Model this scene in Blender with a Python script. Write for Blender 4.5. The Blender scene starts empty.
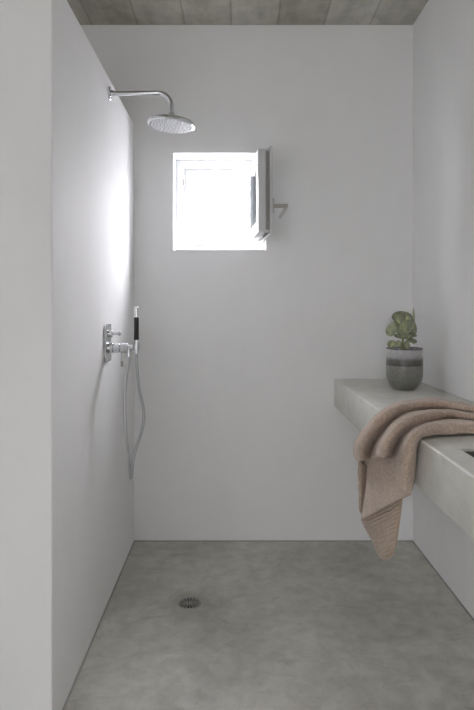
import bpy, bmesh, math, random
from mathutils import Vector, Matrix, noise as mnoise
random.seed(7)
S = bpy.context.scene
COL = S.collection
PI = math.pi

# ------------------------------------------------------------------ camera
F = 580.0                       # focal length in pixels of the 474 x 710 frame
VX, VY, EYE = 233.0, 308.0, 1.26
cam_d = bpy.data.cameras.new('camera'); cam = bpy.data.objects.new('camera', cam_d); COL.objects.link(cam)
cam.location = (0, 0, EYE); cam.rotation_euler = (PI/2, 0, 0)
cam_d.sensor_fit = 'VERTICAL'; cam_d.sensor_height = 36; cam_d.lens = F/710*36
cam_d.shift_x = (237-VX)/710; cam_d.shift_y = (VY-355)/710
cam_d.clip_start = 0.02
S.camera = cam

D = 3.135                       # distance to the back wall
XL, XR = -.535, .973            # shower partition face, right wall
ZC = 2.79                       # ceiling

# ------------------------------------------------------------------ helpers
def finish(bm, name, mat, parent=None, smooth=False, angle=None):
    me = bpy.data.meshes.new(name)
    bmesh.ops.recalc_face_normals(bm, faces=bm.faces[:])
    if parent is not None:
        base = Vector((0, 0, 0)); p = parent
        while p is not None:
            base += Vector(p.location); p = p.parent
        for v in bm.verts: v.co -= base
    bm.to_mesh(me); bm.free()
    o = bpy.data.objects.new(name, me); COL.objects.link(o)
    if parent is not None: o.parent = parent
    for m in (mat if isinstance(mat, (list, tuple)) else [mat]): me.materials.append(m)
    if smooth or angle:
        for p in me.polygons: p.use_smooth = True
        if angle: me.set_sharp_from_angle(angle=math.radians(angle))
    return o

def thing(name, loc, label, cat, kind=None):
    o = bpy.data.objects.new(name, None); COL.objects.link(o)
    o.location = loc; o.empty_display_size = .05
    return tag(o, label, cat, kind)

def tag(o, label, cat, kind=None):
    o['label'] = label; o['category'] = cat
    if kind: o['kind'] = kind
    return o

def box(bm, a, b, bevel=0, seg=2, mtx=None, mi=0):
    vs = [bm.verts.new((x, y, z)) for x in (a[0], b[0]) for y in (a[1], b[1]) for z in (a[2], b[2])]
    fs = [bm.faces.new([vs[i] for i in f]) for f in ((0,1,3,2), (4,6,7,5), (0,4,5,1), (2,3,7,6), (0,2,6,4), (1,5,7,3))]
    for f in fs: f.material_index = mi
    if mtx is not None: bmesh.ops.transform(bm, matrix=mtx, verts=vs)
    if bevel:
        bmesh.ops.recalc_face_normals(bm, faces=fs)
        bmesh.ops.bevel(bm, geom=list({e for f in fs for e in f.edges}), offset=bevel, segments=seg, profile=.5, affect='EDGES')

def ring_xz(bm, outer, inner, y0, y1, mtx=None, bevel=0):
    """rectangular frame in the XZ plane: outer/inner = (x0, z0, x1, z1), depth y0..y1"""
    def loop(r, y): return [bm.verts.new((r[i], y, r[j])) for i, j in ((0,1), (2,1), (2,3), (0,3))]
    A, B, C_, E = loop(outer, y0), loop(inner, y0), loop(outer, y1), loop(inner, y1)
    fs = []
    for i in range(4):
        j = (i+1) % 4
        fs += [bm.faces.new((A[i], A[j], B[j], B[i])), bm.faces.new((C_[j], C_[i], E[i], E[j])),
               bm.faces.new((A[j], A[i], C_[i], C_[j])), bm.faces.new((B[i], B[j], E[j], E[i]))]
    vs = A+B+C_+E
    if mtx is not None: bmesh.ops.transform(bm, matrix=mtx, verts=vs)
    if bevel:
        bmesh.ops.recalc_face_normals(bm, faces=fs)
        bmesh.ops.bevel(bm, geom=list({e for f in fs for e in f.edges}), offset=bevel, segments=2, profile=.5, affect='EDGES')

def frame_from(z):
    z = Vector(z).normalized()
    x = Vector((0, 0, 1)).cross(z) if abs(z.z) < .95 else Vector((1, 0, 0)).cross(z)
    x.normalize(); y = z.cross(x)
    return Matrix((x, y, z)).transposed().to_4x4()

def lathe(bm, prof, origin, axis=(0, 0, 1), n=32, mi=0):
    """prof = [(radius, distance along axis)]; capped at both ends when radius is 0"""
    M = Matrix.Translation(origin) @ frame_from(axis)
    rows = []
    for r, h in prof:
        if r < 1e-6: rows.append([bm.verts.new(M @ Vector((0, 0, h)))])
        else: rows.append([bm.verts.new(M @ Vector((r*math.cos(2*PI*i/n), r*math.sin(2*PI*i/n), h))) for i in range(n)])
    for a, b in zip(rows, rows[1:]):
        for i in range(n):
            j = (i+1) % n
            if len(a) == 1 and len(b) == 1: continue
            if len(a) == 1: f = bm.faces.new((a[0], b[i], b[j]))
            elif len(b) == 1: f = bm.faces.new((a[i], a[j], b[0]))
            else: f = bm.faces.new((a[i], a[j], b[j], b[i]))
            f.material_index = mi

def rod(bm, p, q, r, n=20, cham=None, r2=None):
    p, q = Vector(p), Vector(q); L = (q-p).length; c = min(r*.25, .002) if cham is None else cham
    r2 = r if r2 is None else r2
    lathe(bm, [(0, 0), (r-c, 0), (r, c), (r2, L-c), (r2-c, L), (0, L)], p, q-p, n)

def catmull(pts, k=10):
    pts = [Vector(p) for p in pts]; P = [2*pts[0]-pts[1]] + pts + [2*pts[-1]-pts[-2]]; out = []
    for i in range(1, len(P)-2):
        for s in range(k):
            t = s/k; a, b, c, d = P[i-1:i+3]
            out.append(.5*((2*b)+(c-a)*t+(2*a-5*b+4*c-d)*t*t+(3*b-a-3*c+d)*t**3))
    return out+[pts[-1]]

def tube(bm, path, r, n=14):
    path = [Vector(p) for p in path]
    t = (path[1]-path[0]).normalized(); x = frame_from(t).col[0].to_3d(); rows = []
    for i, p in enumerate(path):
        t = (path[min(i+1, len(path)-1)]-path[max(i-1, 0)]).normalized()
        x = (x-t*x.dot(t)).normalized(); y = t.cross(x); rr = r(i/(len(path)-1)) if callable(r) else r
        rows.append([bm.verts.new(p+rr*(x*math.cos(2*PI*k/n)+y*math.sin(2*PI*k/n))) for k in range(n)])
    for a, b in zip(rows, rows[1:]):
        for i in range(n): bm.faces.new((a[i], a[(i+1) % n], b[(i+1) % n], b[i]))
    bm.faces.new(rows[0][::-1]); bm.faces.new(rows[-1])

# ------------------------------------------------------------------ materials
def mat(name):
    m = bpy.data.materials.new(name); m.use_nodes = True
    return m, m.node_tree.nodes, m.node_tree.links, m.node_tree.nodes['Principled BSDF']

def simple(name, col, rough=.5, metal=0, spec=.5):
    m, n, l, b = mat(name)
    b.inputs['Base Color'].default_value = (*col, 1); b.inputs['Roughness'].default_value = rough
    b.inputs['Metallic'].default_value = metal; b.inputs['Specular IOR Level'].default_value = spec
    return m

def ramp(n, stops):
    r = n.new('ShaderNodeValToRGB'); e = r.color_ramp.elements
    while len(e) < len(stops): e.new(.5)
    for x, (p, c) in zip(e, stops): x.position = p; x.color = (*c, 1) if len(c) == 3 else c
    return r

def noise(n, l, vec, scale, detail=5, rough=.55, dist=0):
    t = n.new('ShaderNodeTexNoise'); t.inputs['Scale'].default_value = scale; t.inputs['Detail'].default_value = detail
    t.inputs['Roughness'].default_value = rough; t.inputs['Distortion'].default_value = dist
    l.new(vec, t.inputs['Vector']); return t.outputs['Fac']

def mapped(n, l, scale=(1, 1, 1), rot=(0, 0, 0)):
    c = n.new('ShaderNodeTexCoord'); m = n.new('ShaderNodeMapping')
    m.inputs['Scale'].default_value = scale; m.inputs['Rotation'].default_value = rot
    l.new(c.outputs['Object'], m.inputs['Vector']); return m.outputs['Vector']

def mix(n, l, fac, a, b, mode='MIX'):
    x = n.new('ShaderNodeMix'); x.data_type = 'RGBA'; x.blend_type = mode
    for sock, v in ((x.inputs[0], fac), (x.inputs[6], a), (x.inputs[7], b)):
        if hasattr(v, 'is_output'): l.new(v, sock)
        elif isinstance(v, (int, float)): sock.default_value = v
        else: sock.default_value = (*v, 1)
    return x.outputs[2]

def bump(n, l, b, h, strength, dist=.005):
    x = n.new('ShaderNodeBump'); x.inputs['Strength'].default_value = strength; x.inputs['Distance'].default_value = dist
    l.new(h, x.inputs['Height']); l.new(x.outputs['Normal'], b.inputs['Normal'])

def plaster(name, ca, cb):
    m, n, l, b = mat(name)
    v = mapped(n, l)
    r = ramp(n, [(.3, ca), (.7, cb)]); l.new(noise(n, l, v, 2.2, 6, .6, .6), r.inputs[0])
    v2 = mapped(n, l, (1, 1, .35)); r2 = ramp(n, [(.35, (.985,)*3), (.65, (1.0,)*3)]); l.new(noise(n, l, v2, 9, 5, .6, .3), r2.inputs[0])
    l.new(mix(n, l, 1.0, r.outputs[0], r2.outputs[0], 'MULTIPLY'), b.inputs['Base Color'])
    b.inputs['Roughness'].default_value = .7; b.inputs['Specular IOR Level'].default_value = .1
    bump(n, l, b, noise(n, l, v, 24, 6, .6), .10, .004)
    return m

def concrete(name, dark, mid, light, scale=2.0, rough=(.35, .6), spec=.45, speck=.5, bumpy=.12, fine=.80):
    m, n, l, b = mat(name)
    v = mapped(n, l)
    r = ramp(n, [(.28, dark), (.5, mid), (.74, light)]); l.new(noise(n, l, v, scale, 9, .62, .8), r.inputs[0])
    r2 = ramp(n, [(.32, (fine, fine, fine-.01)), (.6, (1.02, 1.02, 1.02))]); l.new(noise(n, l, v, scale*6, 8, .65, .4), r2.inputs[0])
    c = mix(n, l, 1.0, r.outputs[0], r2.outputs[0], 'MULTIPLY')
    r3 = ramp(n, [(.25, (.6, .6, .6)), (.36, (1, 1, 1))]); l.new(noise(n, l, v, scale*32, 3, .5), r3.inputs[0])
    c = mix(n, l, speck, c, mix(n, l, 1.0, c, r3.outputs[0], 'MULTIPLY'))
    l.new(c, b.inputs['Base Color'])
    mr = n.new('ShaderNodeMapRange'); mr.inputs[3].default_value, mr.inputs[4].default_value = rough
    l.new(noise(n, l, v, scale*2.4, 6, .6), mr.inputs[0]); l.new(mr.outputs[0], b.inputs['Roughness'])
    b.inputs['Specular IOR Level'].default_value = spec
    bump(n, l, b, noise(n, l, v, scale*14, 7, .6), bumpy, .004)
    return m, n, l, b, c

M_wall = plaster('white_plaster', (.858, .858, .865), (.88, .88, .886))
M_floor = concrete('polished_concrete_floor', (.43, .426, .39), (.54, .535, .49), (.65, .642, .595), 2.6, (.34, .55), .4, .6, .12)[0]
FN, FL = M_floor.node_tree.nodes, M_floor.node_tree.links          # damp-looking stain round the drain, scattered light scuffs
fb_ = FN['Principled BSDF']; src = fb_.inputs['Base Color'].links[0].from_socket
tc = FN.new('ShaderNodeTexCoord'); vd = FN.new('ShaderNodeVectorMath'); vd.operation = 'DISTANCE'; vd.inputs[1].default_value = (-.16, 2.46, 0)
FL.new(tc.outputs['Object'], vd.inputs[0]); ns = noise(FN, FL, tc.outputs['Object'], 7, 5, .6, .5)
sm = FN.new('ShaderNodeMath'); sm.operation = 'MULTIPLY_ADD'; sm.inputs[1].default_value = -.17; FL.new(ns, sm.inputs[0]); FL.new(vd.outputs['Value'], sm.inputs[2])
rs_ = ramp(FN, [(0, (.76, .75, .74)), (.09, (1, 1, 1))]); FL.new(sm.outputs[0], rs_.inputs[0])
rsc = ramp(FN, [(.30, (.80, .80, .79)), (.40, (1, 1, 1)), (.60, (1, 1, 1)), (.70, (1.15, 1.15, 1.14))]); FL.new(noise(FN, FL, mapped(FN, FL, (1, 2.6, 1), (0, 0, .5)), 3.1, 9, .7, 1.2), rsc.inputs[0])
FL.new(mix(FN, FL, 1, mix(FN, FL, 1, src, rs_.outputs[0], 'MULTIPLY'), rsc.outputs[0], 'MULTIPLY'), fb_.inputs['Base Color'])
M_counter, CN, CL, CB, CSRC = concrete('cast_concrete', (.60, .595, .555), (.645, .64, .597), (.69, .683, .64), 3.2, (.4, .6), .4, .35, .08, .90)
# painted edge highlight with worn pale spots along the counter's front arris
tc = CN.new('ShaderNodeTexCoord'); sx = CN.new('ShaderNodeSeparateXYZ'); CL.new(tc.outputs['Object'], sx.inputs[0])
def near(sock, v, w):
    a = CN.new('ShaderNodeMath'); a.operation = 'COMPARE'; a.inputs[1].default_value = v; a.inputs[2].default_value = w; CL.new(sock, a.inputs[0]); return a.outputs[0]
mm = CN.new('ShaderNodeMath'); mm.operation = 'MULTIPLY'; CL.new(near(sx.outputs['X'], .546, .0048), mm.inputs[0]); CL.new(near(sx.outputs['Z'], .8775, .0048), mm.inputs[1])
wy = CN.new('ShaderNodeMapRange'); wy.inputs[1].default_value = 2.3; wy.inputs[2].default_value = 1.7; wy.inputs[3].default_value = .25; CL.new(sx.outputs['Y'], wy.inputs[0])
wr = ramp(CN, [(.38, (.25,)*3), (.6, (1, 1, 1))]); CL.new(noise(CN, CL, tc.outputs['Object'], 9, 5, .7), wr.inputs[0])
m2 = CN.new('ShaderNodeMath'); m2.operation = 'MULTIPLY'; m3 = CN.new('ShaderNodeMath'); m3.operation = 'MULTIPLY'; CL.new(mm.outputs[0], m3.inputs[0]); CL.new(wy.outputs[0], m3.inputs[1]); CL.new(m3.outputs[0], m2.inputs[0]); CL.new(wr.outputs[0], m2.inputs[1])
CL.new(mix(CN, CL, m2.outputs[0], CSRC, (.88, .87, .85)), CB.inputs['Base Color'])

M_basin = concrete('basin_shade_concrete', (.15, .147, .138), (.19, .187, .176), (.23, .226, .214), 3.0, (.3, .45), .4, .3, .05)[0]  # shade inside the basin put into a darker base colour

# ceiling: board-marked concrete, boards running front to back
M_ceil, n, l, b, c = concrete('board_marked_concrete', (.36, .348, .298), (.49, .48, .43), (.61, .605, .555), 1.5, (.6, .8), .3, .5, .2)
tc = n.new('ShaderNodeTexCoord'); sx = n.new('ShaderNodeSeparateXYZ'); l.new(tc.outputs['Object'], sx.inputs[0])
wob = noise(n, l, mapped(n, l, (.6, .6, .6)), 2, 3); ad = n.new('ShaderNodeMath'); ad.operation = 'MULTIPLY_ADD'
ad.inputs[1].default_value = .03; l.new(wob, ad.inputs[0]); l.new(sx.outputs['X'], ad.inputs[2])
dv = n.new('ShaderNodeMath'); dv.operation = 'DIVIDE'; dv.inputs[1].default_value = .25; l.new(ad.outputs[0], dv.inputs[0])
fr = n.new('ShaderNodeMath'); fr.operation = 'FRACT'; l.new(dv.outputs[0], fr.inputs[0])
fl = n.new('ShaderNodeMath'); fl.operation = 'FLOOR'; l.new(dv.outputs[0], fl.inputs[0])
wn = n.new('ShaderNodeTexWhiteNoise'); wn.noise_dimensions = '1D'; l.new(fl.outputs[0], wn.inputs['W'])
rb = ramp(n, [(0, (.78, .76, .73)), (1, (1.12, 1.13, 1.15))]); l.new(wn.outputs['Value'], rb.inputs[0])
rl = ramp(n, [(0, (.66, .63, .58)), (.035, (1, 1, 1)), (.97, (1, 1, 1)), (1, (.74, .71, .66))]); l.new(fr.outputs[0], rl.inputs[0])
rg = ramp(n, [(.35, (.88, .87, .85)), (.65, (1.05, 1.05, 1.05))]); l.new(noise(n, l, mapped(n, l, (6, 1.0, 1)), 2, 5), rg.inputs[0])
cc = mix(n, l, 1, mix(n, l, 1, mix(n, l, 1, c, rb.outputs[0], 'MULTIPLY'), rl.outputs[0], 'MULTIPLY'), rg.outputs[0], 'MULTIPLY')
l.new(cc, b.inputs['Base Color'])

M_pvc = simple('white_window_pvc', (.60, .61, .615), .35)
M_strip = simple('grey_window_hardware', (.30, .29, .28), .45, .6)
M_gasket = simple('grey_gasket', (.38, .39, .40), .6)
M_nickel = simple('brushed_nickel', (.50, .48, .45), .38, 1)
M_chrome = simple('chrome', (.68, .69, .71), .10, 1)
M_hose = simple('metal_hose', (.50, .51, .53), .33, .8)
M_grip = simple('black_rubber', (.018, .018, .02), .5)
M_nozzle = simple('silicone_nozzle_face', (.62, .63, .66), .35, .0)
M_nub = simple('pale_nozzle', (.85, .86, .88), .4)
M_dark = simple('dark_recess', (.012, .012, .012), .8)
M_steel = simple('dull_steel', (.33, .32, .30), .42, .9)
M_soil = simple('potting_soil', (.035, .027, .02), .95)
M_stem = simple('plant_stem', (.42, .46, .24), .5)
M_joint = simple('grey_joint', (.34, .335, .32), .7)

m, n, l, b = mat('window_glass'); M_glass = m
gl = n.new('ShaderNodeBsdfGlossy'); gl.inputs['Roughness'].default_value = .01
tr = n.new('ShaderNodeBsdfTransparent'); tr.inputs[0].default_value = (.95, .98, .98, 1)
fz = n.new('ShaderNodeFresnel'); fz.inputs[0].default_value = 1.5
mx = n.new('ShaderNodeMixShader'); l.new(fz.outputs[0], mx.inputs[0]); l.new(tr.outputs[0], mx.inputs[1]); l.new(gl.outputs[0], mx.inputs[2])
l.new(mx.outputs[0], n['Material Output'].inputs[0])

# ------------------------------------------------------------------ room
YB = -2.6                        # rear wall, behind the camera
XO = -1.75                       # far left wall
W0, W1, WZ0, WZ1 = -.323, .178, 1.5735, 2.098      # window opening in the back wall
T = .24

def slab(name, a, b, m, label, cat):
    bm = bmesh.new(); box(bm, a, b); return tag(finish(bm, name, m), label, cat, 'structure')

slab('floor', (XO-.3, YB-.3, -.2), (XR+.3, D+.3, 0), M_floor, 'grey polished concrete floor with cloudy stains', 'floor')
slab('ceiling', (XO-.3, YB-.3, ZC), (XR+.3, D+.3, ZC+.2), M_ceil, 'board-marked raw concrete ceiling above the shower', 'ceiling')
bm = bmesh.new(); ring_xz(bm, (XO, 0, XR, ZC), (W0, WZ0, W1, WZ1), D, D+T)
tag(finish(bm, 'wall_back', M_wall), 'white plaster back wall with the small square window', 'wall', 'structure')
slab('wall_right', (XR, YB, 0), (XR+.2, D+T, ZC), M_wall, 'white plaster wall right of the concrete counter', 'wall')
LY0, LY1, LZ0, LZ1 = -2.35, -1.15, .9, 2.0  # unseen left opening, added to fill the room from the side
RX0, RX1, RZ0, RZ1 = -.80, .05, .95, 1.85  # unseen rear opening, added as fill from behind the camera
Mz = Matrix.Rotation(PI/2, 4, 'Z')      # (x, y, z) -> (-y, x, z)
bm = bmesh.new(); ring_xz(bm, (YB, 0, D+T, ZC), (LY0, LZ0, LY1, LZ1), -XO, -XO+.2, Mz)
tag(finish(bm, 'wall_left', M_wall), 'white plaster wall on the far left, beyond the shower partition', 'wall', 'structure')
bm = bmesh.new(); ring_xz(bm, (LY0, LZ0, LY1, LZ1), (LY0+.06, LZ0+.06, LY1-.06, LZ1-.06), -XO+.07, -XO+.14, Mz)
tag(finish(bm, 'fill_window_3', M_pvc), 'white frame of the unseen far left opening added for fill light', 'window', 'structure')
bm = bmesh.new(); ring_xz(bm, (XO, 0, XR, ZC), (RX0, RZ0, RX1, RZ1), YB-.2, YB)
tag(finish(bm, 'wall_rear', M_wall), 'white plaster rear wall with an unseen opening added for fill light', 'wall', 'structure')
bm = bmesh.new(); ring_xz(bm, (RX0, RZ0, RX1, RZ1), (RX0+.06, RZ0+.06, RX1-.06, RZ1-.06), YB-.14, YB-.07)
w2 = tag(finish(bm, 'fill_window_2', M_pvc), 'white frame of the unseen rear opening added for fill light', 'window', 'structure')
bm = bmesh.new(); box(bm, (XL-.24, 1.715, 0), (XL, D, 2.254), .004)
tag(finish(bm, 'wall_partition', M_wall), 'white plaster half-height partition carrying the shower fittings', 'partition wall', 'structure')
# fine shadow joints where the floor meets the walls
for nm, a, e, lb in (('trim_1', (XL, D-.006, 0), (XR, D, .004), 'thin grey joint between the floor and the back wall'),
                     ('trim_2', (XL, 1.715, 0), (XL+.006, D, .004), 'thin grey joint between the floor and the shower partition'),
                     ('trim_3', (XR-.006, YB, 0), (XR, D, .004), 'thin grey joint between the floor and the right wall')):
    slab(nm, a, e, M_joint, lb, 'floor joint')

# ------------------------------------------------------------------ window, sash swung open into the room
win = thing('window_1', ((W0+W1)/2, D+.15, WZ0), 'small white window with its sash swung open into the room', 'window', 'structure')
bm = bmesh.new(); fw = .06; y0 = D+.15
ring_xz(bm, (W0, WZ0, W1, WZ1), (W0+fw, WZ0+fw, W1-fw, WZ1-fw), y0+.025, y0+.075, bevel=.002)
ring_xz(bm, (W0, WZ0, W1, WZ1), (W0+.042, WZ0+.042, W1-.042, WZ1-.042), y0, y0+.026, bevel=.002)
finish(bm, 'window_frame', M_pvc, win)
bm = bmesh.new(); box(bm, (W0+.038, y0-.003, 1.955), (W0+.047, y0+.012, 1.992), .001); finish(bm, 'striker_plate', M_steel, win)
bm = bmesh.new(); box(bm, (W0+.10, y0-.003, WZ0+.036), (W0+.165, y0+.012, WZ0+.046), .001); finish(bm, 'striker_plate', M_steel, win)
for z in (WZ0+.075, WZ1-.075):
    bm = bmesh.new(); rod(bm, (.124, D+.136, z-.028), (.124, D+.136, z+.028), .008)
    box(bm, (.118, D+.136, z-.02), (.13, D+.152, z+.02)); finish(bm, 'hinge', M_pvc, win, angle=40)
# sash coordinates: s = away from the hinge, y = thickness towards the room side, z up
ang = math.radians(4.7)
Wd = Vector((math.sin(ang), -math.cos(ang), 0)); Td = Vector((math.cos(ang), math.sin(ang), 0))
SM = Matrix.Translation((.088, D+.122, 1.6325)) @ Matrix((Wd, Td, Vector((0, 0, 1)))).transposed().to_4x4()
SW, SH, fb = .415, .410, .056
bm = bmesh.new()
ring_xz(bm, (0, 0, SW, SH), (fb, fb, SW-fb, SH-fb), .0, .058, SM, .003)
ring_xz(bm, (-.010, -.010, SW+.012, SH+.012), (fb-.004, fb-.004, SW-fb+.004, SH-fb+.004), .0585, .071, SM, .002)
sash = finish(bm, 'sash', M_pvc, win)
bm = bmesh.new(); box(bm, (fb-.008, .024, fb-.008), (SW-fb+.008, .034, SH-fb+.008), mtx=SM); finish(bm, 'glass_pane', M_glass, sash)
bm = bmesh.new()
ring_xz(bm, (fb-.001, fb-.001, SW-fb+.001, SH-fb+.001), (fb+.004, fb+.004, SW-fb-.004, SH-fb-.004), .018, .024, SM)
finish(bm, 'gasket', M_gasket, sash)
bm = bmesh.new()
box(bm, (SW-.001, .038, .012), (SW+.003, .056, SH-.012), .0008, 1, SM)
for z in (.07, .13, .20, .29, .34): box(bm, (SW+.001, .042, z), (SW+.008, .051, z+.022), .002, 1, SM)
finish(bm, 'locking_strip', M_strip, sash)
bm = bmesh.new()
box(bm, (.02, .038, -.003), (SW-.02, .056, .001), .0008, 1, SM)
for s in (.10, .25, .36): box(bm, (s, .042, -.008), (s+.02, .051, -.001), .002, 1, SM)
finish(bm, 'bottom_strip', M_strip, sash)
bm = bmesh.new(); hz = .135; hs = SW-.028
box(bm, (hs-.015, .071, hz-.036), (hs+.015, .082, hz+.036), .003, 2, SM)
rod(bm, SM @ Vector((hs, .080, hz)), SM @ Vector((hs, .150, hz)), .0095)
path = catmull([SM @ Vector(p) for p in ((hs+.008, .146, hz+.001), (hs-.03, .147, hz-.006), (hs-.075, .142, hz-.019), (hs-.125, .134, hz-.036))], 6)
tube(bm, path, .0085)
finish(bm, 'handle', M_nickel, sash, angle=40)

# ------------------------------------------------------------------ concrete counter with recessed basin
CX, CZ, CT, CY0 = .546, .8775, .1475, .25
bx0, bx1, by0, by1, bd = .619, .90, .93, 1.577, .105
bm = bmesh.new()
xs = [CX, bx0, bx1, XR]; ys = [CY0, by0, by1, D]
g = [[bm.verts.new((x, y, CZ)) for y in ys] for x in xs]
h = [[bm.verts.new((x, y, CZ-CT)) for y in ys] for x in xs]
for i in range(3):
    for j in range(3):
        if (i, j) != (1, 1):
            bm.faces.new((g[i][j], g[i+1][j], g[i+1][j+1], g[i][j+1]))
        bm.faces.new((h[i][j], h[i][j+1], h[i+1][j+1], h[i+1][j]))
for i in range(3):
    bm.faces.new((g[i][0], h[i][0], h[i+1][0], g[i+1][0])); bm.faces.new((g[i][3], g[i+1][3], h[i+1][3], h[i][3]))
    bm.faces.new((g[0][i], g[0][i+1], h[0][i+1], h[0][i])); bm.faces.new((g[3][i], h[3][i], h[3][i+1], g[3][i+1]))
# basin walls
q = [g[1][1], g[2][1], g[2][2], g[1][2]]
lo = [bm.verts.new((v.co.x, v.co.y, CZ-bd-.006)) for v in q]
for i in range(4): bm.faces.new((q[i], q[(i+1) % 4], lo[(i+1) % 4], lo[i]))
bm.faces.new(lo)
bmesh.ops.recalc_face_normals(bm, faces=bm.faces[:])
ed = [e for e in bm.edges if len(e.link_faces) == 2 and abs(e.link_faces[0].normal.dot(e.link_faces[1].normal)) < .3 and all(v.co.y < D-.01 or v.co.x < CX+.01 for v in e.verts) and not all(abs(v.co.x-XR) < .001 for v in e.verts) and not all(abs(v.co.y-D) < .001 for v in e.verts)]
bmesh.ops.bevel(bm, geom=ed, offset=.004, segments=2, profile=.5, affect='EDGES')
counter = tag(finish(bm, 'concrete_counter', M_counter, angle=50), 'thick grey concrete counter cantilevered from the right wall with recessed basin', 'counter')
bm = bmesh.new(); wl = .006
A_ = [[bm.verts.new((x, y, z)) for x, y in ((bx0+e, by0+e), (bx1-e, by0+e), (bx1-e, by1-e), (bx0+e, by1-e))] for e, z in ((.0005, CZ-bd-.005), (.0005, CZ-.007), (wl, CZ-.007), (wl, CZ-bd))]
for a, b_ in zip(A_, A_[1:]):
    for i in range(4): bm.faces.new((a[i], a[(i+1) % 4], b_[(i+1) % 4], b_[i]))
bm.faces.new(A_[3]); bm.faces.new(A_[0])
finish(bm, 'sink_basin', M_basin, counter)['label'] = 'recessed basin with its shade painted dark grey'
bm = bmesh.new(); lathe(bm, [(0, .004), (.02, .004), (.022, .003), (.024, 0)], ((bx0+bx1)/2, 1.1, CZ-bd), n=24)
finish(bm, 'basin_drain', M_steel, counter, angle=40)

# ------------------------------------------------------------------ rain shower on the partition
SY, SZ = 2.502, 2.185
hc = Vector((-.266, SY, 2.046))
rs = thing('rain_shower', (XL, SY, SZ), 'chrome rain shower head on a bent arm from the partition', 'shower head')
bm = bmesh.new(); lathe(bm, [(0, 0), (.029, 0), (.029, .006), (.026, .009), (.014, .010), (.013, .022), (0, .022)], (XL, SY, SZ), (1, 0, 0), 32)
finish(bm, 'wall_flange', M_chrome, rs, angle=35)
bm = bmesh.new(); R = .055
pts = [Vector((XL+.004, SY, SZ)), Vector((XL+.1, SY, SZ+.001))]
for k in range(11):
    a = PI/2*k/10; pts.append(Vector((hc.x-R+R*math.sin(a), SY, SZ+.002-R+R*math.cos(a))))
pts.append(Vector((hc.x, SY, hc.z+.050)))
tube(bm, pts, .0105, 18); finish(bm, 'shower_arm', M_chrome, rs, angle=40)
bm = bmesh.new(); tilt = math.radians(4); ax = Vector((math.sin(tilt)*-1, -.03, -math.cos(tilt))).normalized()   # faces down
ax = Vector((-math.sin(tilt), -.02, -math.cos(tilt))).normalized()
rod(bm, (hc.x, SY, hc.z+.054), (hc.x, SY, hc.z+.026), .0165)
lathe(bm, [(0, 0), (.016, 0), (.02, .006), (.024, .012)], hc+Vector((0, 0, .030)), ax, 28)
finish(bm, 'swivel_joint', M_chrome, rs, angle=40)
bm = bmesh.new(); RH = .102
lathe(bm, [(0, -.021), (.022, -.020), (.06, -.018), (RH-.008, -.016), (RH-.002, -.013), (RH, -.008), (RH-.001, 0), (RH-.006, .0022), (RH-.009, .0015), (0, .001)], hc, ax, 64)
head = finish(bm, 'shower_head', M_chrome, rs, angle=30)
bm = bmesh.new(); lathe(bm, [(0, .0024), (RH-.012, .0024), (RH-.010, .0010)], hc, ax, 48)
face = finish(bm, 'spray_face', M_nozzle, head, angle=30)
bm = bmesh.new(); HM = Matrix.Translation(hc) @ frame_from(ax)
for ring, cnt in ((.012, 6), (.026, 10), (.041, 16), (.056, 22), (.071, 28), (.085, 34)):
    for k in range(cnt):
        a = 2*PI*k/cnt+ring*40
        lathe(bm, [(.0036, .0020), (.0031, .0050), (.0020, .0064), (0, .0064)], HM @ Vector((ring*math.cos(a), ring*math.sin(a), 0)), ax, 6)
nz = finish(bm, 'nozzles', M_nub, head, angle=40); nz['kind'] = 'stuff'

# ------------------------------------------------------------------ mixer on the partition
MY = 2.452; K = F/MY
def wx(px): return (px-VX)/K
def wz(py): return EYE-(py-VY)/K
mz0, mz1, mzt = wz(361.5), wz(324.5), wz(333.6); zm = wz(348)
mixer = thing('shower_mixer', (XL, MY, (mz0+mz1)/2), 'chrome wall mixer with lever knobs on the white partition', 'tap')
bm = bmesh.new(); box(bm, (XL, MY-.052, mz0), (XL+.010, MY+.058, mz1), .008, 3); finish(bm, 'back_plate', M_chrome, mixer, angle=40)
bm = bmesh.new()
rod(bm, (XL+.008, MY, mzt), (XL+.026, MY, mzt), .0155, 28)
rod(bm, (XL+.024, MY, mzt), (XL+.050, MY, mzt), .0052, 18)
dk = finish(bm, 'diverter_knob', M_chrome, mixer, angle=40)
bm = bmesh.new(); rod(bm, (XL+.048, MY, mzt), (XL+.060, MY, mzt), .0085, 18); finish(bm, 'knob_tip', M_chrome, dk, angle=40)
bm = bmesh.new()
rod(bm, (XL+.008, MY, zm), (XL+.030, MY, zm), .0225, 32)
rod(bm, (XL+.030, MY, zm), (XL+.058, MY, zm), .0205, 32)
rod(bm, (XL+.060, MY, zm), (XL+.091, MY, zm), .0225, 32)
rod(bm, (XL+.057, MY, zm), (XL+.062, MY, zm), .019, 24)
finish(bm, 'mixer_body', M_chrome, mixer, angle=35)
bm = bmesh.new(); lx = wx(122.6)
rod(bm, (lx, MY-.012, zm-.018), (lx+.001, MY-.020, wz(361)), .0040, 14)
lev = finish(bm, 'lever', M_chrome, mixer, angle=40)
bm = bmesh.new(); rod(bm, (lx+.001, MY-.020, wz(360.5)), (lx+.0015, MY-.021, wz(366.3)), .0056, 16); finish(bm, 'lever_tip', M_steel, lev, angle=40)
bm = bmesh.new(); ox = wx(128.8)
rod(bm, (XL+.089, MY, zm), (wx(133.5), MY, wz(347)), .0105, 20)
rod(bm, (ox, MY, zm+.004), (ox, MY, wz(353)), .0095, 20); finish(bm, 'hose_outlet', M_chrome, mixer, angle=40)
hx = wx(136.4)
bm = bmesh.new(); rod(bm, (wx(132), MY, wz(346.5)), (hx-.006, MY, wz(346.5)), .007, 18)
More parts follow.
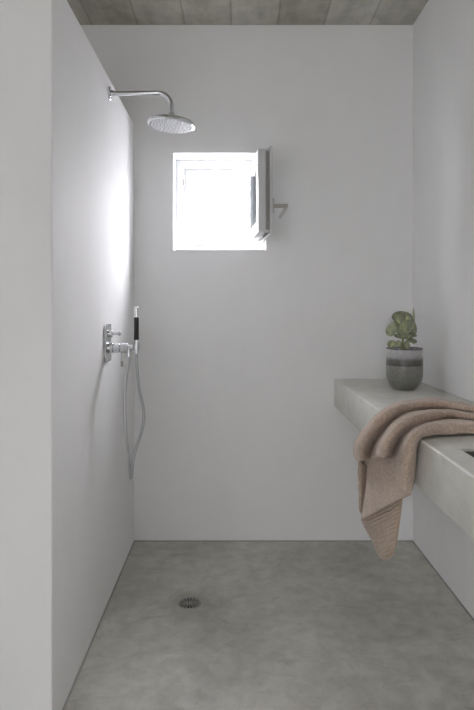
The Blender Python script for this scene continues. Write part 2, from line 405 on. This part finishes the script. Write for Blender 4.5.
lathe(bm, [(.0085, 0), (.0135, 0), (.0135, .026), (.0085, .026)], (hx, MY, wz(349.5)), (0, 0, 1), 24)
bmesh.ops.remove_doubles(bm, verts=bm.verts[:], dist=1e-6)
finish(bm, 'handset_holder', M_chrome, mixer, angle=40)

hs_ = thing('hand_shower', (hx, MY, wz(349)), 'slim stick hand shower with black grip and looping metal hose', 'hand shower')
bm = bmesh.new(); rod(bm, (hx, MY, wz(351)), (hx, MY, wz(339.5)), .0082, 20); finish(bm, 'handset_base', M_chrome, hs_, angle=40)
bm = bmesh.new(); rod(bm, (hx, MY, wz(340)), (hx, MY, wz(317.4)), .0102, 24, .0015); finish(bm, 'grip', M_grip, hs_, angle=40)
bm = bmesh.new(); rod(bm, (hx, MY, wz(317.6)), (hx, MY, wz(306.5)), .0085, 24, .002); finish(bm, 'spray_head', M_chrome, hs_, angle=40)
bm = bmesh.new()
pp = [(128.8, 352, 0), (128.4, 362, -.004), (126.2, 377, -.012), (124.9, 393, -.018), (124.8, 410, -.022), (125.4, 428, -.024), (127.2, 447, -.022), (129.0, 463, -.018),
      (130.0, 474, -.012), (130.9, 478, -.004), (131.7, 474, .006), (133.0, 461, .014), (136.4, 447, .020), (140.6, 434, .022), (143.4, 422, .022), (143.6, 411, .020),
      (141.8, 401, .016), (139.2, 389, .011), (137.4, 373, .005), (136.5, 360, .001), (136.4, 349, 0)]
path = catmull([(wx(x)*(MY+dy)/MY, MY+dy, EYE-(y-VY)/K*(MY+dy)/MY) for x, y, dy in pp], 14)
path[-1] = Vector((hx, MY, wz(349)))
tube(bm, path, .0066, 12)
finish(bm, 'hose', M_hose, hs_, smooth=True)
bm = bmesh.new(); rod(bm, (ox, MY, wz(352)), (ox-.001, MY-.002, wz(357.5)), .0078, 18); rod(bm, (hx, MY, wz(350.5)), (hx, MY, wz(354)), .0074, 18)
finish(bm, 'hose_nut', M_chrome, hs_, angle=40)

# ------------------------------------------------------------------ floor drain
dx, dy, dr = -.185, 2.473, .047
fd = thing('floor_drain', (dx, dy, 0), 'small round slotted drain set in the concrete floor', 'drain')
bm = bmesh.new(); lathe(bm, [(dr-.005, .0005), (dr-.005, .0022), (dr-.004, .003), (dr-.001, .003), (dr, .002), (dr+.001, 0)], (dx, dy, 0), n=48)
finish(bm, 'drain_rim', M_steel, fd, angle=40)
bm = bmesh.new(); lathe(bm, [(0, .0006), (dr-.004, .0006)], (dx, dy, 0), n=40); finish(bm, 'drain_well', M_dark, fd)
bm = bmesh.new()
lathe(bm, [(0, .0026), (.011, .0026), (.012, .0012)], (dx, dy, 0), n=28)
NS = 16
for k in range(NS):
    a = 2*PI*k/NS+.1
    Mx = Matrix.Translation((dx, dy, 0)) @ Matrix.Rotation(a, 4, 'Z')
    vs = [bm.verts.new(Mx @ Vector(p)) for p in ((.010, -.0012, .0025), (dr-.004, -.0042, .0025), (dr-.004, .0042, .0025), (.010, .0012, .0025))]
    bm.faces.new(vs)
r_ = bmesh.ops.extrude_face_region(bm, geom=[f for f in bm.faces if len(f.verts) == 4 and abs(f.normal.z) > .99 or len(f.verts) == 4 and f.calc_area() > 1e-4])
bmesh.ops.translate(bm, verts=[v for v in r_['geom'] if isinstance(v, bmesh.types.BMVert)], vec=(0, 0, -.0014))
finish(bm, 'drain_grate', M_steel, fd)

# ------------------------------------------------------------------ potted plant
PX, PY = .810, 2.742; k_ = F/PY; u = 1/(7.1*k_)      # metres per zoomed pixel
pot = thing('potted_plant', (PX, PY, CZ), 'round-leaved variegated succulent in a grey glazed pot on the counter', 'plant')
def zz(y): return (632-y)*u
prof = [(0, 0), (66*u, 0), (76*u, zz(628)), (92*u, zz(612)), (110*u, zz(590)), (121*u, zz(562)), (126*u, zz(530)), (127*u, zz(500)), (127*u, zz(464)), (127.5*u, zz(460)),
        (126.5*u, zz(456)), (126*u, zz(420)), (124*u, zz(404)), (119*u, zz(394)), (117*u, zz(380)), (118*u, zz(362)), (123*u, zz(350)), (126*u, zz(345)), (126*u, zz(341)), (122*u, zz(340)),
        (117*u, zz(346)), (112*u, zz(370)), (112*u, zz(380))]
bm = bmesh.new(); lathe(bm, prof, (PX, PY, CZ), n=56)
m, n, l, b = mat('banded_glaze')
tc = n.new('ShaderNodeTexCoord'); sx = n.new('ShaderNodeSeparateXYZ'); l.new(tc.outputs['Object'], sx.inputs[0])
nn = noise(n, l, tc.outputs['Object'], 60, 4, .6); ma = n.new('ShaderNodeMath'); ma.operation = 'MULTIPLY_ADD'; ma.inputs[1].default_value = .012
l.new(nn, ma.inputs[0]); l.new(sx.outputs['Z'], ma.inputs[2])
mr = n.new('ShaderNodeMapRange'); mr.inputs[1].default_value = .006; mr.inputs[2].default_value = zz(340)+.006; l.new(ma.outputs[0], mr.inputs[0])
H = zz(340)
rp = ramp(n, [(0, (.19, .192, .175)), (zz(474)/H, (.25, .252, .23)), (zz(466)/H, (.27, .27, .25)), (zz(459)/H, (.09, .09, .083)), (zz(424)/H, (.14, .14, .132)), (zz(398)/H, (.40, .40, .405)), (zz(354)/H, (.50, .50, .51)), (.99, (.12, .10, .12))])
l.new(mr.outputs[0], rp.inputs[0])
sp = ramp(n, [(.3, (.80, .80, .79)), (.6, (1.06, 1.06, 1.06))]); l.new(noise(n, l, tc.outputs['Object'], 90, 3, .6), sp.inputs[0])
l.new(mix(n, l, 1, rp.outputs[0], sp.outputs[0], 'MULTIPLY'), b.inputs['Base Color']); b.inputs['Roughness'].default_value = .32
M_pot = m
finish(bm, 'pot', M_pot, pot, angle=60)
bm = bmesh.new(); lathe(bm, [(0, zz(360)), (60*u, zz(358)), (114*u, zz(364))], (PX, PY, CZ), n=32)
soil = finish(bm, 'soil', M_soil, pot, smooth=True)

# variegated leaf: mid green, paler towards a yellow-cream midrib, darker thin margin
m, n, l, b = mat('variegated_leaf'); M_leaf = m
uv = n.new('ShaderNodeTexCoord'); sep = n.new('ShaderNodeSeparateXYZ'); l.new(uv.outputs['UV'], sep.inputs[0])
nf = noise(n, l, uv.outputs['Object'], 34, 4, .6, .6)
base = ramp(n, [(.36, (.19, .225, .15)), (.60, (.35, .39, .25))]); l.new(nf, base.inputs[0])
mid = n.new('ShaderNodeMath'); mid.operation = 'MULTIPLY_ADD'; mid.inputs[1].default_value = .5
l.new(nf, mid.inputs[0]); l.new(sep.outputs['X'], mid.inputs[2])          # UV.x = distance from the midrib 0..1
yel = ramp(n, [(.36, (1, 1, 1)), (.52, (0, 0, 0))]); l.new(mid.outputs[0], yel.inputs[0])
fac = n.new('ShaderNodeMath'); fac.operation = 'MULTIPLY'; l.new(yel.outputs[0], fac.inputs[0]); l.new(sep.outputs['Y'], fac.inputs[1])
c1 = mix(n, l, fac.outputs[0], base.outputs[0], (.60, .60, .32))
edge = ramp(n, [(.90, (0, 0, 0)), (.97, (1, 1, 1))]); l.new(sep.outputs['X'], edge.inputs[0])
c2 = mix(n, l, edge.outputs[0], c1, (.36, .33, .26)); l.new(c2, b.inputs['Base Color'])
b.inputs['Roughness'].default_value = .38; b.inputs['Subsurface Weight'].default_value = .05

def leaf(cx, cy, depth, w, hgt, nrm, roll, varieg, cup=.18, point=0.0, stem_from=None):
    """round fleshy leaf; cx, cy in the zoom frame round the pot; depth towards the camera in m"""
    c = Vector((PX+(cx-204)*u, PY-depth, CZ+zz(cy)))
    n_ = Vector(nrm).normalized(); up = Vector((0, 0, 1)) if abs(n_.z) < .9 else Vector((0, 1, 0))
    x = up.cross(n_).normalized(); y = n_.cross(x)
    R_ = Matrix.Rotation(roll, 3, n_); x, y = R_ @ x, R_ @ y
    bm = bmesh.new(); uvl = bm.loops.layers.uv.new('UVMap'); NA, NR = 28, 7; info = {}
    for side in (1, -1):
        rows = []
        for i in range(NR+1):
            r = i/NR; row = []
            for k in range(NA):
                a = 2*PI*k/NA; X = math.cos(a)*r; Y = math.sin(a)*r
                sh = 1-.10*math.cos(2*a)*0+point*max(0, math.sin(a))**6
                p = c+x*(X*w*.5*(1-.12*Y))+y*(Y*hgt*.5*sh)
                p += n_*(cup*w*(X*X*.55+Y*Y*.35-.2)-.010*w*math.exp(-(X/.1)**2)*8*.2+side*.0022*(1-r**4))
                if i == 0 and k: row.append(row[0]); continue
                v = bm.verts.new(p); info[v] = abs(X)*.75+.25*r if r < .93 else 1.0; row.append(v)
            rows.append(row)
        for a_, b_ in zip(rows, rows[1:]):
            for k in range(NA):
                j = (k+1) % NA
                q = [a_[k], a_[j], b_[j], b_[k]] if a_[0] is not a_[1] else [a_[0], b_[j], b_[k]]
                try: bm.faces.new(q)
                except ValueError: pass
    for f in bm.faces:
        for lp in f.loops: lp[uvl].uv = (info.get(lp.vert, .5), varieg)
    bmesh.ops.remove_doubles(bm, verts=bm.verts[:], dist=2e-5)
    lf = finish(bm, 'leaf', M_leaf, pot, smooth=True)
    if stem_from is not None:
        bm = bmesh.new(); s = Vector((PX+(stem_from[0]-204)*u, PY-stem_from[2], CZ+zz(stem_from[1])))
        e = c-y*hgt*.38-n_*.003; mpt = (s+e)/2+Vector((0, 0, .006))
        tube(bm, catmull([s, mpt, e], 6), .0030, 8); finish(bm, 'petiole', M_stem, lf, smooth=True)
    return lf

top = (192, 262, .0)
leaf(196, 172, .014, 150*u, 156*u, (-.10, -1, .14), .08, .45, .16, 0, top)
leaf(196, 126, -.016, 150*u, 96*u, (-.1, -1, .4), -.1, .55, .22, 0, top)
leaf(106, 208, .020, 78*u, 104*u, (-.75, -1, .28), -.35, .25, .2, 0, top)
leaf(152, 150, .022, 66*u, 60*u, (-.4, -1, .7), .5, .9, .25, 0, top)
leaf(208, 128, .030, 62*u, 54*u, (.15, -1, .6), -.3, .95, .2, 0, top)
leaf(268, 196, .006, 60*u, 100*u, (.8, -1, .1), .18, .2, .2, 0, top)
leaf(273, 112, -.008, 34*u, 100*u, (.80, -.60, .05), .02, .0, .3, .25, (240, 210, 0))
leaf(178, 256, .034, 120*u, 62*u, (-.1, -.62, .8), .0, .35, .16, 0, top)
leaf(232, 252, .024, 104*u, 60*u, (.15, -.45, .95), .0, .2, .16, 0, top)
leaf(252, 290, .016, 78*u, 60*u, (.35, -.6, .9), .2, .2, .2, 0, (206, 300, .004))
leaf(106, 312, .030, 72*u, 62*u, (-.35, -1, .6), -.3, .7, .2, 0, (176, 320, .006))
leaf(148, 308, .040, 44*u, 54*u, (.3, -1, .35), .25, 1.0, .25, 0, (178, 330, .010))
leaf(205, 318, .036, 46*u, 60*u, (.15, -1, .2), .0, .55, .25, 0, (196, 345, .012))
leaf(216, 205, -.034, 128*u, 110*u, (.1, .9, .4), .3, .2, .2, 0, top)
for a, b_ in (((192, 352, .0), (190, 240, .004)), ((180, 352, .006), (174, 300, .012)), ((210, 352, .004), (226, 262, .006))):
    bm = bmesh.new()
    f_ = lambda p: Vector((PX+(p[0]-204)*u, PY-p[2], CZ+zz(p[1])))
    tube(bm, catmull([f_(a), (f_(a)+f_(b_))/2+Vector((.002, 0, 0)), f_(b_)], 6), .0055, 10); finish(bm, 'stem', M_stem, pot, smooth=True)

# ------------------------------------------------------------------ towel thrown over the counter edge
def z5(x, y): return 330+x/3.29, 380+y/3.29
def on(x, y, Z):                  # a point of the towel lying at height Z
    px, py = z5(x, y); k = (py-VY)/(EYE-Z); return Vector(((px-VX)/k, F/k, Z))
def hang(x, y, X):                # a point hanging at distance X from the room's axis
    px, py = z5(x, y); Y = X*F/(px-VX); return Vector((X, Y, EYE-(py-VY)*Y/F))

def bspl(P, t):
    n_ = len(P); i = min(int(t*(n_-1)), n_-2); f = t*(n_-1)-i
    g = lambda j: P[j] if 0 <= j < n_ else (2*P[0]-P[1] if j < 0 else 2*P[-1]-P[-2])
    a, b, c, d = g(i-1), g(i), g(i+1), g(i+2)
    cm = .5*((2*b)+(c-a)*f+(2*a-5*b+4*c-d)*f*f+(3*b-a-3*c+d)*f**3)
    bs = ((1-f)**3*a+(3*f**3-6*f*f+4)*b+(-3*f**3+3*f*f+3*f+1)*c+f**3*d)/6
    return cm*.6+bs*.4

def sheet(bm, net, nu, nv, thick, out, rib=None):
    """net[u][v] -> closed thick cloth sheet; out = offset side"""
    grid = []
    for i in range(nu+1):
        uu = i/nu; row = [bspl([r[v] for r in net], uu) for v in range(len(net[0]))]
        grid.append([bspl(row, j/nv) for j in range(nv+1)])
    nor = [[None]*(nv+1) for _ in grid]
    for i in range(nu+1):
        for j in range(nv+1):
            du = grid[min(i+1, nu)][j]-grid[max(i-1, 0)][j]; dv_ = grid[i][min(j+1, nv)]-grid[i][max(j-1, 0)]
            nn_ = du.cross(dv_); nor[i][j] = nn_.normalized()*out if nn_.length > 1e-9 else Vector((-1, 0, 0))
    A, B = [], []
    for i in range(nu+1):
        ra, rb_ = [], []
        for j in range(nv+1):
            e = min(i, nu-i, j, nv-j)
            th = thick*(.55 if e == 0 else .85 if e == 1 else 1)
            off = rib(i/nu, j/nv) if rib else 0
            p_ = grid[i][j]; wv = .0045*mnoise.noise(p_*15)+.0026*mnoise.noise(p_*38)+(.0014*mnoise.noise(p_*120) if not rib else 0)
            off += wv*min(1, e/6); 
            ra.append(bm.verts.new(grid[i][j]+nor[i][j]*(th*.5+off))); rb_.append(bm.verts.new(grid[i][j]-nor[i][j]*th*.5))
        A.append(ra); B.append(rb_)
    for i in range(nu):
        for j in range(nv):
            bm.faces.new((A[i][j], A[i+1][j], A[i+1][j+1], A[i][j+1])); bm.faces.new((B[i][j], B[i][j+1], B[i+1][j+1], B[i+1][j]))
    for i in range(nu):
        bm.faces.new((A[i][0], B[i][0], B[i+1][0], A[i+1][0])); bm.faces.new((A[i][nv], A[i+1][nv], B[i+1][nv], B[i][nv]))
    for j in range(nv):
        bm.faces.new((A[0][j], A[0][j+1], B[0][j+1], B[0][j])); bm.faces.new((A[nu][j], B[nu][j], B[nu][j+1], A[nu][j+1]))

def terry(name, ca, cb, sc=1.0, bs=.9):
    m, n, l, b = mat(name)
    v = mapped(n, l)
    r = ramp(n, [(.3, ca), (.7, cb)]); l.new(noise(n, l, v, 9, 5, .6), r.inputs[0])
    f = noise(n, l, v, 120*sc, 5, .8); r2 = ramp(n, [(.33, (.66, .64, .62)), (.62, (1.16, 1.16, 1.16))]); l.new(f, r2.inputs[0])
    l.new(mix(n, l, 1.0, r.outputs[0], mix(n, l, 1, r.outputs[0], r2.outputs[0], 'MULTIPLY')), b.inputs['Base Color'])
    b.inputs['Roughness'].default_value = .95; b.inputs['Specular IOR Level'].default_value = .1
    b.inputs['Sheen Weight'].default_value = .35; b.inputs['Sheen Roughness'].default_value = .6
    bump(n, l, b, f, bs, .003)
    return m
M_towel = terry('taupe_terry', (.46, .352, .278), (.56, .44, .355))
M_weave = terry('taupe_flat_weave', (.43, .328, .248), (.50, .39, .30), 1.6, .4)

TZ = CZ
# columns v: far edge, ridge 1 back, ridge 1 crest, valley, ridge 2 crest, valley, ridge 3 crest, near edge ; rows u: right end -> hem
def row_top(X, sag=0):
    ys = [2.02, 1.99, 1.945, 1.90, 1.865, 1.825, 1.785, 1.755]
    zs = [.012, .040, .050, .020, .044, .010, .028, .010]
    return [Vector((X, y, TZ+z)) for y, z in zip(ys, zs)]
r_right = [Vector((.945, y-.03, TZ+z)) for y, z in zip([2.00, 1.98, 1.94, 1.90, 1.86, 1.82, 1.775, 1.74], [.012, .036, .050, .022, .044, .010, .028, .010])]
r_474 = [on(474, 92, TZ+.012)+Vector((0, .03, 0)), on(474, 92, TZ+.036), on(474, 97, TZ+.050), on(474, 116, TZ+.020), on(474, 122, TZ+.044), on(474, 138, TZ+.010), on(474, 149, TZ+.034), on(474, 174, TZ+.009)]
r_400 = [on(400, 76, TZ+.012)+Vector((0, .03, 0)), on(400, 76, TZ+.038), on(400, 81, TZ+.050), on(400, 102, TZ+.016), on(400, 106, TZ+.046), on(400, 130, TZ+.008), on(400, 142, TZ+.034), on(400, 178, TZ+.009)]
r_330 = [on(330, 68, TZ+.012)+Vector((0, .03, 0)), on(325, 68, TZ+.038), on(320, 75, TZ+.052), on(303, 103, TZ+.014), on(315, 110, TZ+.048), on(318, 146, TZ+.006), on(330, 153, TZ+.036), on(318, 181, TZ+.009)]
r_edge = [on(235, 82, TZ+.006)+Vector((0, .03, 0)), on(225, 80, TZ+.034), on(232, 87, TZ+.048), on(238, 118, TZ+.010), on(262, 125, TZ+.046), on(270, 163, TZ+.004), on(290, 171, TZ+.030), on(294, 190, TZ+.006)]
r_over = [hang(160, 118, .515), hang(158, 112, .503), hang(172, 117, .484), hang(194, 152, .532), hang(228, 150, .488), hang(238, 186, .538), hang(264, 197, .500), hang(280, 218, .536)]
r_h1 = [hang(112, 172, .495), hang(112, 170, .478), hang(126, 175, .454), hang(157, 200, .524), hang(190, 193, .458), hang(218, 216, .536), hang(246, 241, .492), hang(279, 268, .534)]
r_h2 = [hang(80, 222, .485), hang(82, 218, .465), hang(100, 221, .440), hang(140, 236, .522), hang(176, 226, .450), hang(205, 247, .530), hang(238, 300, .490), hang(274, 325, .532)]
r_h3 = [hang(90, 264, .492), hang(92, 267, .470), hang(108, 264, .450), hang(132, 258, .520), hang(170, 250, .456), hang(202, 260, .528), hang(236, 356, .492), hang(264, 372, .528)]
net_u = [r_right, r_474, r_400, r_330, r_edge, r_over, r_h1, r_h2, r_h3]
bm = bmesh.new()
sheet(bm, net_u, 150, 130, .014, 1)
# panel hanging under the folds, hem on the diagonal
net_l = [[hang(150, 190, .528), hang(185, 190, .530), hang(225, 190, .534), hang(262, 200, .538)],
         [hang(132, 262, .505), hang(160, 258, .508), hang(205, 262, .520), hang(258, 275, .534)],
         [hang(124, 325, .496), hang(155, 320, .498), hang(205, 322, .512), hang(260, 330, .532)],
         [hang(114, 395, .484), hang(152, 385, .490), hang(205, 368, .508), hang(262, 362, .530)],
         [hang(104, 462, .474), hang(150, 436, .486), hang(205, 405, .506), hang(266, 376, .528)]]
sheet(bm, net_l, 60, 50, .010, 1)
# darker side fold, turned back towards the counter
net_s = [[hang(135, 250, .535), hang(112, 256, .525), hang(94, 268, .490), hang(122, 282, .530)],
         [hang(136, 320, .535), hang(112, 318, .530), hang(96, 325, .495), hang(120, 335, .530)],
         [hang(132, 375, .535), hang(110, 376, .528), hang(97, 385, .490), hang(114, 398, .525)],
         [hang(128, 425, .535), hang(112, 426, .522), hang(97, 428, .492), hang(108, 446, .520)]]
sheet(bm, net_s, 40, 24, .009, 1)
towel = tag(finish(bm, 'bath_towel', M_towel, smooth=True), 'taupe terry towel bunched over the front edge of the concrete counter', 'towel')
# lowest panel with the ribbed band
bm = bmesh.new()
net_m = [[hang(116, 430, .502), hang(160, 410, .510), hang(205, 380, .520), hang(240, 360, .536)],
         [hang(106, 464, .492), hang(150, 446, .502), hang(198, 424, .516), hang(236, 398, .534)],
         [hang(124, 500, .496), hang(158, 486, .503), hang(198, 466, .515), hang(231, 445, .532)],
         [hang(144, 536, .500), hang(170, 526, .506), hang(200, 510, .516), hang(224, 498, .530)],
         [hang(156, 566, .504), hang(176, 562, .508), hang(198, 550, .516), hang(218, 540, .528)],
         [hang(168, 584, .508), hang(178, 590, .510), hang(192, 592, .516), hang(206, 576, .524)]]
sheet(bm, net_m, 150, 40, .010, 1, lambda a, b_: .0017*math.sin(a*2*PI*17) if a > .1 else 0)
finish(bm, 'ribbed_band', M_weave, towel, smooth=True)['label'] = 'finely ribbed lower end'

# ------------------------------------------------------------------ light: overcast daylight through the window and two added fill openings
w = bpy.data.worlds.new('overcast_sky'); S.world = w; w.use_nodes = True; n, l = w.node_tree.nodes, w.node_tree.links
bg = n['Background']; tc = n.new('ShaderNodeTexCoord'); sx = n.new('ShaderNodeSeparateXYZ'); l.new(tc.outputs['Generated'], sx.inputs[0])
mr = n.new('ShaderNodeMapRange'); mr.inputs[1].default_value = .0; mr.inputs[2].default_value = .5; l.new(sx.outputs['Y'], mr.inputs[0])
c = mix(n, l, mr.outputs[0], (.455, .453, .445), (1.95, 1.93, 2.05))
mz = n.new('ShaderNodeMapRange'); mz.inputs[1].default_value = -1; mz.inputs[2].default_value = 1; l.new(sx.outputs['Z'], mz.inputs[0])
el = ramp(n, [(.40, (.22,)*3), (.54, (.36,)*3), (.64, (.58,)*3), (.80, (.92,)*3)]); l.new(mz.outputs[0], el.inputs[0])     # overcast: brighter towards the zenith, dim ground
l.new(mix(n, l, 1, c, el.outputs[0], 'MULTIPLY'), bg.inputs[0])
bg.inputs[1].default_value = 30.5
for nm, loc, rot, sxx, syy in (('window_daylight', ((W0+W1)/2, D+T+.01, (WZ0+WZ1)/2), (-PI/2, 0, 0), W1-W0, WZ1-WZ0),
                               ('rear_fill_portal', ((RX0+RX1)/2, YB-.21, (RZ0+RZ1)/2), (PI/2, 0, 0), RX1-RX0, RZ1-RZ0),
                               ('side_fill_portal', (XO-.21, (LY0+LY1)/2, (LZ0+LZ1)/2), (PI/2, 0, -PI/2), LY1-LY0, LZ1-LZ0)):
    d = bpy.data.lights.new(nm, 'AREA'); d.shape = 'RECTANGLE'; d.size = sxx; d.size_y = syy; d.cycles.is_portal = True
    o = bpy.data.objects.new(nm, d); COL.objects.link(o); o.location = loc; o.rotation_euler = rot

S.cycles.max_bounces = 12; S.cycles.diffuse_bounces = 8
vs = S.view_settings; S.display_settings.display_device = 'sRGB'
vs.view_transform = 'Standard'; vs.look = 'None'; vs.gamma = 1; vs.use_curve_mapping = False; vs.exposure = 0.1
